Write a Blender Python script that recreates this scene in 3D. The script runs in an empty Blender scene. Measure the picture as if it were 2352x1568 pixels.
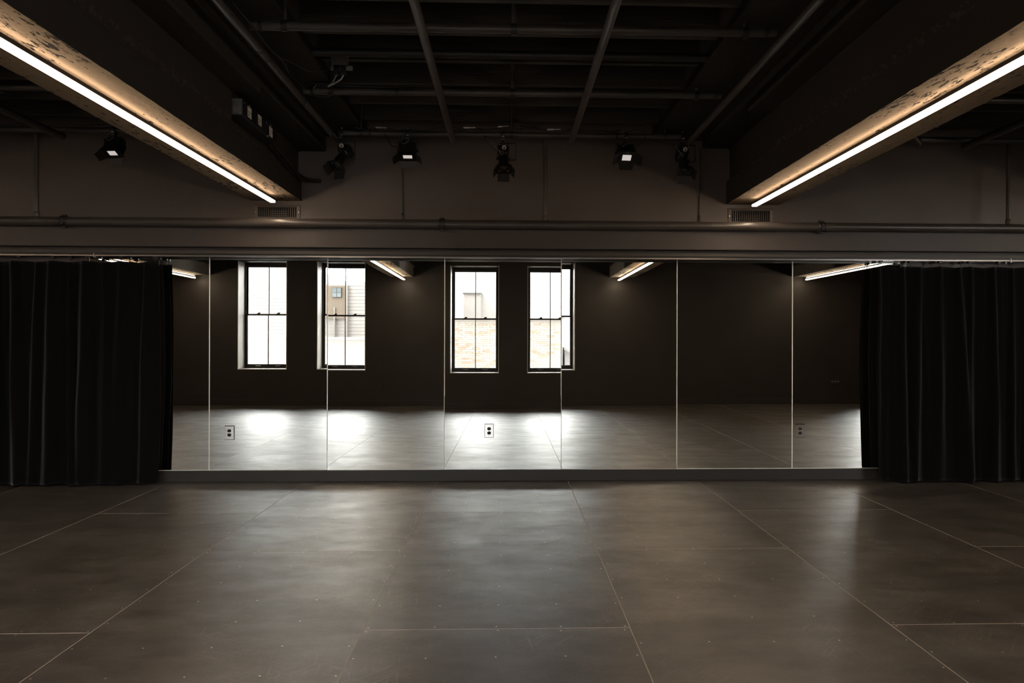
import bpy, math, random
from mathutils import Vector, Matrix, noise
random.seed(7)
S = bpy.context.scene
COL = S.collection
PI = math.pi
def R(d): return math.radians(d)

# ------------------------------------------------------------------ camera, world, exposure
H = 1.326
PSI, ROLL, FPX, PPX, PPY = R(1.98), 0.0025, 1800.0, 1229.0, 778.2
cam = bpy.data.cameras.new('camera')
cam.sensor_width = 36.0
cam.sensor_fit = 'HORIZONTAL'
cam.lens = FPX / 2352 * 36.0
cam.shift_x = -(PPX - 1176) / 2352
cam.shift_y = (PPY - 784) / 2352
cam.clip_start = 0.05
co = bpy.data.objects.new('camera', cam)
COL.objects.link(co)
fw = Vector((math.sin(PSI), math.cos(PSI), 0)); rt = Vector((math.cos(PSI), -math.sin(PSI), 0)); up = Vector((0, 0, 1))
cr = rt * math.cos(ROLL) + up * math.sin(ROLL); cu = up * math.cos(ROLL) - rt * math.sin(ROLL)
co.matrix_world = Matrix(((cr.x, cu.x, -fw.x, 0), (cr.y, cu.y, -fw.y, 0), (cr.z, cu.z, -fw.z, H), (0, 0, 0, 1)))
S.camera = co

SKY = 20.0            # overcast daylight
LED_DOWN = 36.0      # linear lamps, lower lens
LED_UP = 10.0       # linear lamps, slot that washes the beam
LED_COL = (1.0, 0.75, 0.52)
W = bpy.data.worlds.new('sky'); S.world = W; W.use_nodes = True
bg = W.node_tree.nodes['Background']
bg.inputs[0].default_value = (1.0, 0.985, 0.965, 1); bg.inputs[1].default_value = SKY
S.view_settings.view_transform = 'Standard'; S.view_settings.look = 'None'
S.view_settings.exposure = 0.0; S.view_settings.gamma = 1.0; S.view_settings.use_curve_mapping = False
S.cycles.max_bounces = 10; S.cycles.diffuse_bounces = 4; S.cycles.glossy_bounces = 6
S.cycles.transparent_max_bounces = 12; S.cycles.sample_clamp_indirect = 60.0
S.cycles.use_denoising = True

# ------------------------------------------------------------------ materials
def mat(name, color=(.5, .5, .5), rough=.5, metal=0., bump=0., bscale=40., var=0., vscale=5., rvar=0., spec=.5, stretch=(1, 1, 1), sheen=0., per_object=0.):
    m = bpy.data.materials.new(name); m.use_nodes = True
    nt = m.node_tree; n = nt.nodes; L = nt.links
    b = n['Principled BSDF']
    b.inputs['Base Color'].default_value = (*color, 1); b.inputs['Roughness'].default_value = rough
    b.inputs['Metallic'].default_value = metal; b.inputs['Specular IOR Level'].default_value = spec
    if sheen:
        b.inputs['Sheen Weight'].default_value = sheen; b.inputs['Sheen Roughness'].default_value = .45
    if var or bump or rvar:
        g = n.new('ShaderNodeNewGeometry'); mp = n.new('ShaderNodeMapping'); mp.inputs['Scale'].default_value = stretch
        L.new(g.outputs['Position'], mp.inputs['Vector'])
        src = mp.outputs['Vector']
        def noi(scale, det=4.):
            t = n.new('ShaderNodeTexNoise'); t.inputs['Scale'].default_value = scale; t.inputs['Detail'].default_value = det
            L.new(src, t.inputs['Vector']); return t.outputs['Fac']
        if var:
            f = noi(vscale)
            r = n.new('ShaderNodeMapRange'); r.inputs['From Min'].default_value = .3; r.inputs['From Max'].default_value = .7
            r.inputs['To Min'].default_value = 1 - var; r.inputs['To Max'].default_value = 1 + var
            L.new(f, r.inputs['Value'])
            mx = n.new('ShaderNodeVectorMath'); mx.operation = 'SCALE'; mx.inputs[0].default_value = color
            val = r.outputs['Result']
            if per_object:
                oi = n.new('ShaderNodeObjectInfo'); mr = n.new('ShaderNodeMapRange')
                mr.inputs['To Min'].default_value = 1 - per_object; mr.inputs['To Max'].default_value = 1 + per_object
                L.new(oi.outputs['Random'], mr.inputs['Value'])
                mm = n.new('ShaderNodeMath'); mm.operation = 'MULTIPLY'; L.new(val, mm.inputs[0]); L.new(mr.outputs['Result'], mm.inputs[1]); val = mm.outputs[0]
            L.new(val, mx.inputs['Scale']); L.new(mx.outputs[0], b.inputs['Base Color'])
        if rvar:
            f = noi(vscale * 1.7); r = n.new('ShaderNodeMapRange'); r.inputs['From Min'].default_value = .3; r.inputs['From Max'].default_value = .7
            r.inputs['To Min'].default_value = max(.02, rough - rvar); r.inputs['To Max'].default_value = min(1, rough + rvar)
            L.new(f, r.inputs['Value']); L.new(r.outputs['Result'], b.inputs['Roughness'])
        if bump:
            f = noi(bscale, 6.); bp = n.new('ShaderNodeBump'); bp.inputs['Strength'].default_value = bump; bp.inputs['Distance'].default_value = .01
            L.new(f, bp.inputs['Height']); L.new(bp.outputs[0], b.inputs['Normal'])
    return m

def emit(name, color, strength):
    m = bpy.data.materials.new(name); m.use_nodes = True; nt = m.node_tree
    for x in list(nt.nodes): nt.nodes.remove(x)
    e = nt.nodes.new('ShaderNodeEmission'); o = nt.nodes.new('ShaderNodeOutputMaterial')
    e.inputs[0].default_value = (*color, 1); e.inputs[1].default_value = strength
    nt.links.new(e.outputs[0], o.inputs[0]); return m

def floor_material():
    m = bpy.data.materials.new('painted_hardboard'); m.use_nodes = True
    nt = m.node_tree; n = nt.nodes; L = nt.links; b = n['Principled BSDF']
    g = n.new('ShaderNodeNewGeometry'); oi = n.new('ShaderNodeObjectInfo')
    off = n.new('ShaderNodeVectorMath'); off.operation = 'MULTIPLY_ADD'
    L.new(oi.outputs['Random'], off.inputs[0]); off.inputs[1].default_value = (37, 91, 13); L.new(g.outputs['Position'], off.inputs[2])
    def mapped(sc, rot=0.):
        m0 = n.new('ShaderNodeMapping'); m0.inputs['Rotation'].default_value = (0, 0, rot); L.new(off.outputs[0], m0.inputs['Vector'])
        mp = n.new('ShaderNodeMapping'); mp.inputs['Scale'].default_value = sc
        L.new(m0.outputs[0], mp.inputs['Vector']); return mp.outputs[0]
    def noi(vec, scale, det=5., rough=.6):
        t = n.new('ShaderNodeTexNoise'); t.inputs['Scale'].default_value = scale; t.inputs['Detail'].default_value = det; t.inputs['Roughness'].default_value = rough
        L.new(vec, t.inputs['Vector']); return t.outputs['Fac']
    def mrange(v, a, c, d, e):
        r = n.new('ShaderNodeMapRange'); r.inputs['From Min'].default_value = a; r.inputs['From Max'].default_value = c
        r.inputs['To Min'].default_value = d; r.inputs['To Max'].default_value = e; L.new(v, r.inputs['Value']); return r.outputs['Result']
    def mul(a, c, op='MULTIPLY'):
        x = n.new('ShaderNodeMath'); x.operation = op
        for i, v in enumerate((a, c)):
            if isinstance(v, float): x.inputs[i].default_value = v
            else: L.new(v, x.inputs[i])
        return x.outputs[0]
    streak = noi(mapped((1, 1.5, 1)), 4.5, 7., .68)
    fine = noi(mapped((1, 1.15, 1)), 85., 4., .65)
    blot = noi(mapped((1, 1, 1)), 1.3)
    v = mul(mul(mrange(streak, .3, .7, .62, 1.38), mrange(fine, .3, .7, .55, 1.45)), mrange(blot, .3, .7, .8, 1.2))
    v = mul(v, mrange(oi.outputs['Random'], 0, 1, .88, 1.12))
    ramp = n.new('ShaderNodeVectorMath'); ramp.operation = 'SCALE'; ramp.inputs[0].default_value = (.033, .028, .0245); L.new(v, ramp.inputs['Scale'])
    # hairline scratches and scuffs
    mask = None
    for rot, sc, th in ((.5, (1.6, 60, 1), .635), (-.9, (2.0, 70, 1), .635), (1.45, (1.8, 55, 1), .64), (2.3, (2.2, 64, 1), .635)):
        s = mrange(noi(mapped(sc, rot), 2.2, 2.5, .5), th, th + .03, 0., 1.)
        mask = s if mask is None else mul(mask, s, 'MAXIMUM')
    mask = mul(mask, mrange(noi(mapped((1, 1, 1)), 2.2), .48, .62, 0., .38))
    mix = n.new('ShaderNodeMix'); mix.data_type = 'RGBA'
    L.new(mask, mix.inputs['Factor']); L.new(ramp.outputs[0], mix.inputs['A']); mix.inputs['B'].default_value = (.20, .165, .12, 1)
    L.new(mix.outputs['Result'], b.inputs['Base Color'])
    rr = mul(mrange(streak, .3, .7, .37, .51), mrange(blot, .3, .7, -.04, .05), 'ADD')
    L.new(rr, b.inputs['Roughness'])
    b.inputs['Specular IOR Level'].default_value = .85
    b.inputs['Coat Weight'].default_value = 1.0; b.inputs['Coat Roughness'].default_value = .56
    bp = n.new('ShaderNodeBump'); bp.inputs['Strength'].default_value = .16; bp.inputs['Distance'].default_value = .003
    L.new(fine, bp.inputs['Height']); L.new(bp.outputs[0], b.inputs['Normal']); L.new(bp.outputs[0], b.inputs['Coat Normal'])
    smudge = noi(mapped((.8, 1.5, 1)), 2.4, 7., .66)
    L.new(mrange(smudge, .36, .64, .25, 1.), b.inputs['Coat Weight'])
    return m

def beam_material():
    m = mat('scuffed_beam_paint', (.15, .128, .108), .9, spec=.05, bump=.5, bscale=28.)
    nt = m.node_tree; n = nt.nodes; L = nt.links; b = n['Principled BSDF']
    g = n.new('ShaderNodeNewGeometry')
    sep = n.new('ShaderNodeSeparateXYZ')
    mp = n.new('ShaderNodeMapping'); mp.inputs['Scale'].default_value = (3.4, .8, 3.4); L.new(g.outputs['Position'], mp.inputs['Vector'])
    t = n.new('ShaderNodeTexNoise'); t.inputs['Scale'].default_value = 12.; t.inputs['Detail'].default_value = 8.; t.inputs['Roughness'].default_value = .72
    L.new(mp.outputs[0], t.inputs['Vector'])
    t2 = n.new('ShaderNodeTexNoise'); t2.inputs['Scale'].default_value = 1.1; t2.inputs['Detail'].default_value = 2.
    L.new(g.outputs['Position'], t2.inputs['Vector'])
    ad = n.new('ShaderNodeMath'); ad.operation = 'ADD'; L.new(t.outputs['Fac'], ad.inputs[0])
    sc = n.new('ShaderNodeMath'); sc.operation = 'MULTIPLY'; sc.inputs[1].default_value = .45; L.new(t2.outputs['Fac'], sc.inputs[0]); L.new(sc.outputs[0], ad.inputs[1])
    r = n.new('ShaderNodeMapRange'); r.inputs['From Min'].default_value = .785; r.inputs['From Max'].default_value = .825; L.new(ad.outputs[0], r.inputs['Value'])
    # black paint on the upright faces, lighter tan underneath
    up_ = n.new('ShaderNodeSeparateXYZ'); L.new(g.outputs['True Normal'], up_.inputs[0])
    dn = n.new('ShaderNodeMapRange'); dn.inputs['From Min'].default_value = -.9; dn.inputs['From Max'].default_value = -.5; dn.inputs['To Min'].default_value = 1; dn.inputs['To Max'].default_value = 0
    L.new(up_.outputs['Z'], dn.inputs['Value'])
    L.new(g.outputs['Position'], sep.inputs[0])
    lo = n.new('ShaderNodeMapRange'); lo.inputs['From Min'].default_value = 2.68; lo.inputs['From Max'].default_value = 2.72; lo.inputs['To Min'].default_value = 1; lo.inputs['To Max'].default_value = 0
    L.new(sep.outputs['Z'], lo.inputs['Value'])
    mm = n.new('ShaderNodeMath'); mm.operation = 'MULTIPLY'; L.new(dn.outputs[0], mm.inputs[0]); L.new(lo.outputs[0], mm.inputs[1])
    a = n.new('ShaderNodeMix'); a.data_type = 'RGBA'; L.new(mm.outputs[0], a.inputs['Factor'])
    a.inputs['A'].default_value = (.042, .0365, .0335, 1); a.inputs['B'].default_value = (.16, .126, .094, 1)
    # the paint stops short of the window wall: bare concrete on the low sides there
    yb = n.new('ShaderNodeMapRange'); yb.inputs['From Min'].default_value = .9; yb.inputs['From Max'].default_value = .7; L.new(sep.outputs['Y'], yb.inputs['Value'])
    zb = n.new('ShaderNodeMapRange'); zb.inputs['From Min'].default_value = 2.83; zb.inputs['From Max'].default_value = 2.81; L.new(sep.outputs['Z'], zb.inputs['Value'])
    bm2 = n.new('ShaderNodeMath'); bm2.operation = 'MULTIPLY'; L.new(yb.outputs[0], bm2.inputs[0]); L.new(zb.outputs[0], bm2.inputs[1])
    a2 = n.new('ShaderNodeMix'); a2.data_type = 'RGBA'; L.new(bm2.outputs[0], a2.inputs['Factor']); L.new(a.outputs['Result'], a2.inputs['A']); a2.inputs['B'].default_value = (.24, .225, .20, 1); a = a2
    c = n.new('ShaderNodeMix'); c.data_type = 'RGBA'; rs = n.new('ShaderNodeMath'); rs.operation = 'MULTIPLY'; L.new(r.outputs[0], rs.inputs[0]); L.new(mm.outputs[0], rs.inputs[1]); L.new(rs.outputs[0], c.inputs['Factor']); L.new(a.outputs['Result'], c.inputs['A']); c.inputs['B'].default_value = (.009, .008, .007, 1)
    # paint chipped off along the step in the side of the beam
    cmp_ = n.new('ShaderNodeMath'); cmp_.operation = 'COMPARE'; L.new(sep.outputs['Z'], cmp_.inputs[0]); cmp_.inputs[1].default_value = 2.815; cmp_.inputs[2].default_value = .020
    t3 = n.new('ShaderNodeTexNoise'); t3.inputs['Scale'].default_value = 30.; t3.inputs['Detail'].default_value = 6.; L.new(g.outputs['Position'], t3.inputs['Vector'])
    r3 = n.new('ShaderNodeMapRange'); r3.inputs['From Min'].default_value = .50; r3.inputs['From Max'].default_value = .58; L.new(t3.outputs['Fac'], r3.inputs['Value'])
    m3 = n.new('ShaderNodeMath'); m3.operation = 'MULTIPLY'; L.new(cmp_.outputs[0], m3.inputs[0]); L.new(r3.outputs[0], m3.inputs[1])
    c3 = n.new('ShaderNodeMix'); c3.data_type = 'RGBA'; L.new(m3.outputs[0], c3.inputs['Factor']); L.new(c.outputs['Result'], c3.inputs['A']); c3.inputs['B'].default_value = (.068, .058, .051, 1); c = c3
    L.new(c.outputs['Result'], b.inputs['Base Color'])
    return m

M = {}
M['floor'] = floor_material()
M['raw_edge'] = mat('worn_board_edge', (.42, .37, .31), .6)
M['subfloor'] = mat('subfloor_boards', (.06, .05, .042), .8, var=.2)
M['screw'] = mat('screw_steel', (.75, .72, .68), .35, 1.)
M['wall'] = mat('wall_paint_lightened', (.104, .0815, .0720), .5, bump=.12, bscale=55., var=.10, vscale=1.6, rvar=.08)  # same paint as the back wall, lightened to make up for dim light
M['wall_back'] = mat('wall_paint_shaded', (.024, .0195, .0172), .5, bump=.12, bscale=55., var=.10, vscale=1.6, rvar=.08)  # same wall paint with shade put into its colour
M['ceiling'] = mat('black_ceiling_paint', (.024, .0215, .020), .7, bump=.15, bscale=30., var=.2, vscale=3.)
M['bulkhead'] = mat('bulkhead_paint', (.058, .0465, .0415), .5, bump=.1, bscale=55., var=.1, vscale=1.6)
M['skirting'] = mat('dark_skirting_paint', (.019, .0162, .0150), .45, var=.08)
M['joist'] = mat('black_painted_timber', (.034, .0265, .0215), .6, bump=.25, bscale=22., var=.3, vscale=7., stretch=(.25, 1, 3))
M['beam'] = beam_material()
M['pipe'] = mat('satin_black_pipe', (.060, .052, .047), .34, bump=.05, bscale=60., var=.15, vscale=4.)
M['metal_black'] = mat('black_metal', (.018, .017, .017), .4, .0, var=.1)
M['fixture'] = mat('black_powder_coat', (.010, .010, .0105), .42, bump=.04, bscale=200.)
M['steel'] = mat('bright_steel', (.72, .70, .67), .3, 1.)
M['plate'] = mat('stainless_cover_plate', (.90, .89, .87), .13, 1.)
M['black_plastic'] = mat('black_plastic', (.008, .008, .008), .35)
M['rubber'] = mat('black_cable_jacket', (.012, .012, .012), .45)
M['label'] = mat('printed_label', (.62, .60, .55), .6)
M['label_ink'] = mat('label_ink', (.05, .05, .05), .7)
M['grey_box'] = mat('grey_enamel', (.11, .10, .09), .5, var=.1)
M['galv'] = mat('galvanised_steel', (.42, .41, .39), .42, .9, var=.2, vscale=30.)
M['velvet'] = mat('black_velvet', (.0034, .0034, .0038), .95, spec=.08, sheen=.13, bump=.1, bscale=120.)
M['track'] = mat('track_aluminium', (.32, .30, .28), .3, 1.)
M['fascia'] = mat('grey_fascia_paint', (.058, .049, .043), .5)
M['hollow_shade'] = mat('hollow_shade_black', (.006, .006, .006), .8)  # black standing in for the shade inside hollows
M['mirror_edge'] = mat('seamed_glass_edge', (.86, .87, .83), .35)
M['vent'] = mat('vent_enamel', (.15, .125, .108), .4, .2)
M['window_black'] = mat('black_window_paint', (.014, .013, .012), .38)
M['reveal'] = mat('pale_reveal_plaster', (.58, .56, .54), .5)
M['led'] = emit('led_lens', LED_COL, LED_DOWN)
M['led_up'] = emit('led_slot_lens', LED_COL, LED_UP)
M['flood_lens'] = emit('frosted_lens_glow', (1.0, .90, .84), .58)  # glow added to flood lenses that are taken as switched off
M['lens_glass'] = mat('lens_glass', (.03, .03, .032), .06, spec=.9)
M['pale_disc'] = mat('pale_dial', (.55, .53, .48), .5)

def mirror_material():
    m = bpy.data.materials.new('silvered_mirror'); m.use_nodes = True; nt = m.node_tree
    for x in list(nt.nodes): nt.nodes.remove(x)
    g = nt.nodes.new('ShaderNodeBsdfGlossy'); o = nt.nodes.new('ShaderNodeOutputMaterial')
    g.inputs['Color'].default_value = (.90, .92, .90, 1); g.inputs['Roughness'].default_value = 0.
    nt.links.new(g.outputs[0], o.inputs[0]); return m
M['mirror'] = mirror_material()
def glass_material():
    m = bpy.data.materials.new('window_glass'); m.use_nodes = True; nt = m.node_tree
    for x in list(nt.nodes): nt.nodes.remove(x)
    t = nt.nodes.new('ShaderNodeBsdfTransparent'); t.inputs[0].default_value = (.93, .95, .94, 1)
    g = nt.nodes.new('ShaderNodeBsdfGlossy'); g.inputs['Roughness'].default_value = .0
    lw = nt.nodes.new('ShaderNodeFresnel'); lw.inputs['IOR'].default_value = 1.45
    mx = nt.nodes.new('ShaderNodeMixShader'); o = nt.nodes.new('ShaderNodeOutputMaterial')
    nt.links.new(lw.outputs[0], mx.inputs[0]); nt.links.new(t.outputs[0], mx.inputs[1]); nt.links.new(g.outputs[0], mx.inputs[2]); nt.links.new(mx.outputs[0], o.inputs[0])
    return m
M['glass'] = glass_material()

# ------------------------------------------------------------------ mesh helpers
class MB:
    """collects shapes in world coordinates; build() links them as ONE mesh object under a parent"""
    def __init__(s, M4=None): s.v = []; s.f = []; s.mi = []; s.M4 = M4; s.cur = 0
    def add(s, vs, fs):
        o = len(s.v)
        for p in vs:
            p = Vector(p)
            s.v.append(s.M4 @ p if s.M4 else p)
        for q in fs: s.f.append([i + o for i in q]); s.mi.append(s.cur)
        return s
    def box(s, x0, x1, y0, y1, z0, z1):
        return s.add([(x0, y0, z0), (x1, y0, z0), (x1, y1, z0), (x0, y1, z0), (x0, y0, z1), (x1, y0, z1), (x1, y1, z1), (x0, y1, z1)],
                     [(0, 3, 2, 1), (4, 5, 6, 7), (0, 1, 5, 4), (1, 2, 6, 5), (2, 3, 7, 6), (3, 0, 4, 7)])
    def hexa(s, b, t):  # two quads, bottom then top
        return s.add(list(b) + list(t), [(0, 3, 2, 1), (4, 5, 6, 7), (0, 1, 5, 4), (1, 2, 6, 5), (2, 3, 7, 6), (3, 0, 4, 7)])
    def tube(s, pts, r, n=10, caps=True):
        pts = [Vector(p) for p in pts]; rs = r if isinstance(r, (list, tuple)) else [r] * len(pts)
        vs = []; prev = None
        for i, p in enumerate(pts):
            d = (pts[min(i + 1, len(pts) - 1)] - pts[max(i - 1, 0)]).normalized()
            if prev is None:
                a = Vector((0, 0, 1)) if abs(d.z) < .9 else Vector((1, 0, 0))
                u = d.cross(a).normalized()
            else:
                u = (prev - d * prev.dot(d)).normalized()
            prev = u; w = d.cross(u)
            for k in range(n):
                an = 2 * PI * k / n; vs.append(p + (u * math.cos(an) + w * math.sin(an)) * rs[i])
        fs = []
        for i in range(len(pts) - 1):
            for k in range(n): fs.append((i * n + k, i * n + (k + 1) % n, (i + 1) * n + (k + 1) % n, (i + 1) * n + k))
        if caps: fs.append(tuple(range(n))[::-1]); fs.append(tuple((len(pts) - 1) * n + k for k in range(n)))
        return s.add(vs, fs)
    def ring(s, x0, x1, y, z, ri, ro, n=18):   # hollow sleeve round a pipe along X
        vs = []
        for x, r in ((x0, ri), (x0, ro), (x1, ro), (x1, ri)):
            for k in range(n): an = 2 * PI * k / n; vs.append((x, y + r * math.cos(an), z + r * math.sin(an)))
        return s.add(vs, [(q * n + k, q * n + (k + 1) % n, (q + 1) % 4 * n + (k + 1) % n, (q + 1) % 4 * n + k) for q in range(4) for k in range(n)])
    def cyl(s, a, b, r, n=16): return s.tube([a, b], r, n)
    def prism(s, poly, axis, a, b):  # poly: list of 2-tuples in the other two axes
        n = len(poly)
        def P(q, t): return {'x': (t, q[0], q[1]), 'y': (q[0], t, q[1]), 'z': (q[0], q[1], t)}[axis]
        return s.add([P(q, a) for q in poly] + [P(q, b) for q in poly],
                     [tuple(range(n)), tuple(range(2 * n - 1, n - 1, -1))] + [(i, i + n, (i + 1) % n + n, (i + 1) % n) for i in range(n)])
    def build(s, name, mats, parent=None, smooth=False, bevel=0., seg=2):
        me = bpy.data.meshes.new(name)
        base = Vector((0, 0, 0))
        q = parent
        while q is not None: base += q.location; q = q.parent
        me.from_pydata([tuple(v - base) for v in s.v], [], s.f)
        if not isinstance(mats, (list, tuple)): mats = [mats]
        for x in mats: me.materials.append(x)
        for p, i in zip(me.polygons, s.mi): p.material_index = i
        import bmesh
        bm = bmesh.new(); bm.from_mesh(me); bmesh.ops.recalc_face_normals(bm, faces=bm.faces); bm.to_mesh(me); bm.free()
        if smooth:
            me.polygons.foreach_set('use_smooth', [True] * len(me.polygons)); me.set_sharp_from_angle(angle=R(40))
        o = bpy.data.objects.new(name, me); COL.objects.link(o)
        if parent: o.parent = parent
        if bevel:
            b = o.modifiers.new('edges', 'BEVEL'); b.width = bevel; b.segments = seg; b.limit_method = 'ANGLE'
        return o
def tag(o, label=None, cat=None, group=None, kind=None):
    if label: o['label'] = label
    if cat: o['category'] = cat
    if group: o['group'] = group
    if kind: o['kind'] = kind
    return o
def empty(name, loc=(0, 0, 0)):
    o = bpy.data.objects.new(name, None); o.empty_display_size = .05; o.location = loc; COL.objects.link(o); return o
def thing(name, label, cat, loc=(0, 0, 0), group=None): return tag(empty(name, loc), label, cat, group)
def copy_tree(o, parent=None):
    c = o.copy(); COL.objects.link(c)
    if parent: c.parent = parent
    for ch in list(o.children): copy_tree(ch, c)
    return c
def box_obj(name, m, dims, parent=None, bevel=0.): return MB().box(*dims).build(name, m, parent, bevel=bevel)

# ------------------------------------------------------------------ room measures (metres)
YF, YB = 7.34, -1.22            # front (mirror) wall, back (window) wall
XL, XR = -7.3, 10.7
ZC = 3.55
BZ = 2.60                       # beam undersides

# ------------------------------------------------------------------ floor of hardboard sheets
fl = tag(box_obj('floor', M['subfloor'], (XL, XR, YB - .5, YF + .2, -.25, -.0065)), kind='structure')
SX0, SW, SL = -.655, 1.2192, 2.4384
def sheet_mesh(x0, x1, y0, y1):
    g, c, d = .0008, .0016, .0008
    b = MB()
    x0 += g; x1 -= g; y0 += g; y1 -= g
    o = [(x0, y0), (x1, y0), (x1, y1), (x0, y1)]; i = [(x0 + c, y0 + c), (x1 - c, y0 + c), (x1 - c, y1 - c), (x0 + c, y1 - c)]
    b.add([(*p, 0) for p in i], [(0, 1, 2, 3)])
    b.cur = 1
    b.add([(*p, -d) for p in o] + [(*p, 0) for p in i], [(k, (k + 1) % 4, 4 + (k + 1) % 4, 4 + k) for k in range(4)])
    b.add([(*p, -.0064) for p in o] + [(*p, -d) for p in o], [(k, (k + 1) % 4, 4 + (k + 1) % 4, 4 + k) for k in range(4)])
    return b
cache = {}
screws = MB()
k = math.floor((XL - SX0) / SW)
while SX0 + k * SW < XR:
    cx0, cx1 = max(XL, SX0 + k * SW), min(XR, SX0 + (k + 1) * SW)
    y = (3.59 if k % 2 == 0 else 4.93) - SL * 3
    while y < YF:
        cy0, cy1 = max(YB - .02, y), min(YF, y + SL)
        if cy1 - cy0 > .05 and cx1 - cx0 > .05:
            key = (round(cx1 - cx0, 3), round(cy1 - cy0, 3))
            if key not in cache:
                cache[key] = sheet_mesh(0, cx1 - cx0, 0, cy1 - cy0).build('floor_panel', [M['floor'], M['raw_edge']], fl)
                o = cache[key]
            else:
                o = cache[key].copy(); COL.objects.link(o)
            o.location = (cx0, cy0, 0)
            for a in range(5):
                for c in range(9):
                    sx = cx0 + .022 + a * (SW - .044) / 4 + random.uniform(-.006, .006); sy = y + .025 + c * (SL - .05) / 8 + random.uniform(-.008, .008)
                    if cx0 + .01 < sx < cx1 - .01 and cy0 + .01 < sy < cy1 - .01 and random.random() < .8:
                        r = .0046
                        screws.add([(sx, sy, .0011)] + [(sx + r * math.cos(t * PI / 4), sy + r * math.sin(t * PI / 4), .0001) for t in range(8)],
                                   [(0, 1 + t, 1 + (t + 1) % 8) for t in range(8)])
        y += SL
    k += 1
tag(screws.build('screw_heads', M['screw'], fl), kind='stuff')

# ------------------------------------------------------------------ walls
tag(box_obj('wall_front', M['wall'], (XL, XR, YF, YF + .2, 0, ZC)), kind='structure')
tag(box_obj('wall_left', M['wall'], (XL - .2, XL, YB - .5, YF + .2, 0, ZC)), kind='structure')
tag(box_obj('wall_right', M['wall'], (XR, XR + .2, YB - .5, YF + .2, 0, ZC)), kind='structure')
WIN = [-4.92, -3.355, -.677, .879, 7.79, 9.35]
WW, WZ0, WZ1 = .975, .717, 2.90
wb = MB(); edges = [XL]
for c in WIN: edges += [c - WW / 2, c + WW / 2]
edges.append(XR)
for i in range(0, len(edges), 2): wb.box(edges[i], edges[i + 1], YB - .5, YB, 0, ZC)
for c in WIN:
    wb.box(c - WW / 2, c + WW / 2, YB - .5, YB, 0, WZ0); wb.box(c - WW / 2, c + WW / 2, YB - .5, YB, WZ1, ZC)
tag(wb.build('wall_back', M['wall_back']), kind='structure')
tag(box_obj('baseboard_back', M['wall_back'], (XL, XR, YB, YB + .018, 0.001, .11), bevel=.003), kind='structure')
tag(box_obj('baseboard_front', M['skirting'], (-3.9, 3.85, YF - .03, YF, 0.001, .106), bevel=.003), kind='structure')

# ------------------------------------------------------------------ ceiling with joists
ce = tag(box_obj('ceiling', M['ceiling'], (XL, XR, YB - .5, YF + .2, ZC, ZC + .2)), kind='structure')
jm = {}
for bx0, bx1 in ((-1.31, 1.35), (-5.14, -2.98), (3.265, 5.05)):
    for i in range(17):
        y = 7.03 - .5 * i
        if bx0 not in jm: jm[bx0] = o = MB().box(bx0 - .03, bx1 + .03, -.022, .022, 3.27, ZC).build('joist', M['joist'], ce, bevel=.004)
        else: o = jm[bx0].copy(); COL.objects.link(o)
        o.location = (0, y, 0)

# ------------------------------------------------------------------ concrete beams
def beam(xc, hw, z1, z2, soff, coat_end, label):
    def prof(coat):
        e = 0 if coat else .06
        zz = z2 if coat else z2 + .06
        h = [(hw, BZ), (hw, z1 - .024), (hw + .028 - e, z1), (hw + .028 - e, zz - .012), (hw + .040 - e, zz), (hw + .213, zz), (hw + .225, zz + .012), (hw + .225, 3.2), (soff, 3.2), (soff, ZC)]
        return h + [(-a, z) for a, z in reversed(h)]
    b = MB()
    for coat, y0, y1 in ((True, YB, coat_end), (False, coat_end, YF)):
        pf = prof(coat); n = len(pf); N = max(4, int((y1 - y0) / .045)); vs = []; fs = []
        for j in range(N + 1):
            y = y0 + (y1 - y0) * j / N
            for i, (a, z) in enumerate(pf):
                q = Vector((a * 3 + xc, y * 11, z * 3))
                low = z < z1 + .02
                amp = .0022 if low else .002
                da = noise.noise(q) * amp; dz = noise.noise(q + Vector((9, 3, 5))) * amp
                if z == BZ:
                    ch = max(0, noise.noise(Vector((y * 8, a * 9, 2.))) - .38) * .020
                    dz += ch; da -= math.copysign(ch * .8, a)
                if z1 - .03 < z < z1 + .01:
                    dz += noise.noise(Vector((y * 11, a * 9, 7.))) * .007; da += noise.noise(Vector((y * 13, a * 9, 3.))) * .006
                if j in (0, N): dz *= .3
                vs.append((xc + a + da, y, z + dz if z < ZC else z))
        for j in range(N):
            for i in range(n - 1): fs.append((j * n + i, j * n + i + 1, (j + 1) * n + i + 1, (j + 1) * n + i))
            fs.append((j * n + n - 1, j * n, (j + 1) * n, (j + 1) * n + n - 1))
        fs.append(tuple(range(n))); fs.append(tuple(N * n + i for i in range(n)))
        b.add(vs, fs)
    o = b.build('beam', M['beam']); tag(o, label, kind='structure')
    return o
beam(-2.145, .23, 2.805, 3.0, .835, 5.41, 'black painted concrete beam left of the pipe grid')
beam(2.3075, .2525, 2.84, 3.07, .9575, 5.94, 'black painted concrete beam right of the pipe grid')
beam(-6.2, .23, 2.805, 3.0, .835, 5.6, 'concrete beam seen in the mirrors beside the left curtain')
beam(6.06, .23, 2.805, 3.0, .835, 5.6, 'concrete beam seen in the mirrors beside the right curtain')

# ------------------------------------------------------------------ bulkhead, fascia over the mirrors
tag(MB().box(XL, XR, 7.13, YF, 2.146, 2.335).build('trim_1', M['bulkhead'], bevel=.004), 'dark bulkhead running along the wall above the mirrors', kind='structure')
tag(MB().box(XL, XR, 7.215, YF, 2.118, 2.146).build('trim_2', M['bulkhead']), 'dark shadow gap under the bulkhead', kind='structure')
tag(MB().box(XL, XR, 7.165, YF, 2.088, 2.118).build('trim_3', M['fascia'], bevel=.002), 'grey fascia board carrying the curtain tracks', kind='structure')

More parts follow.
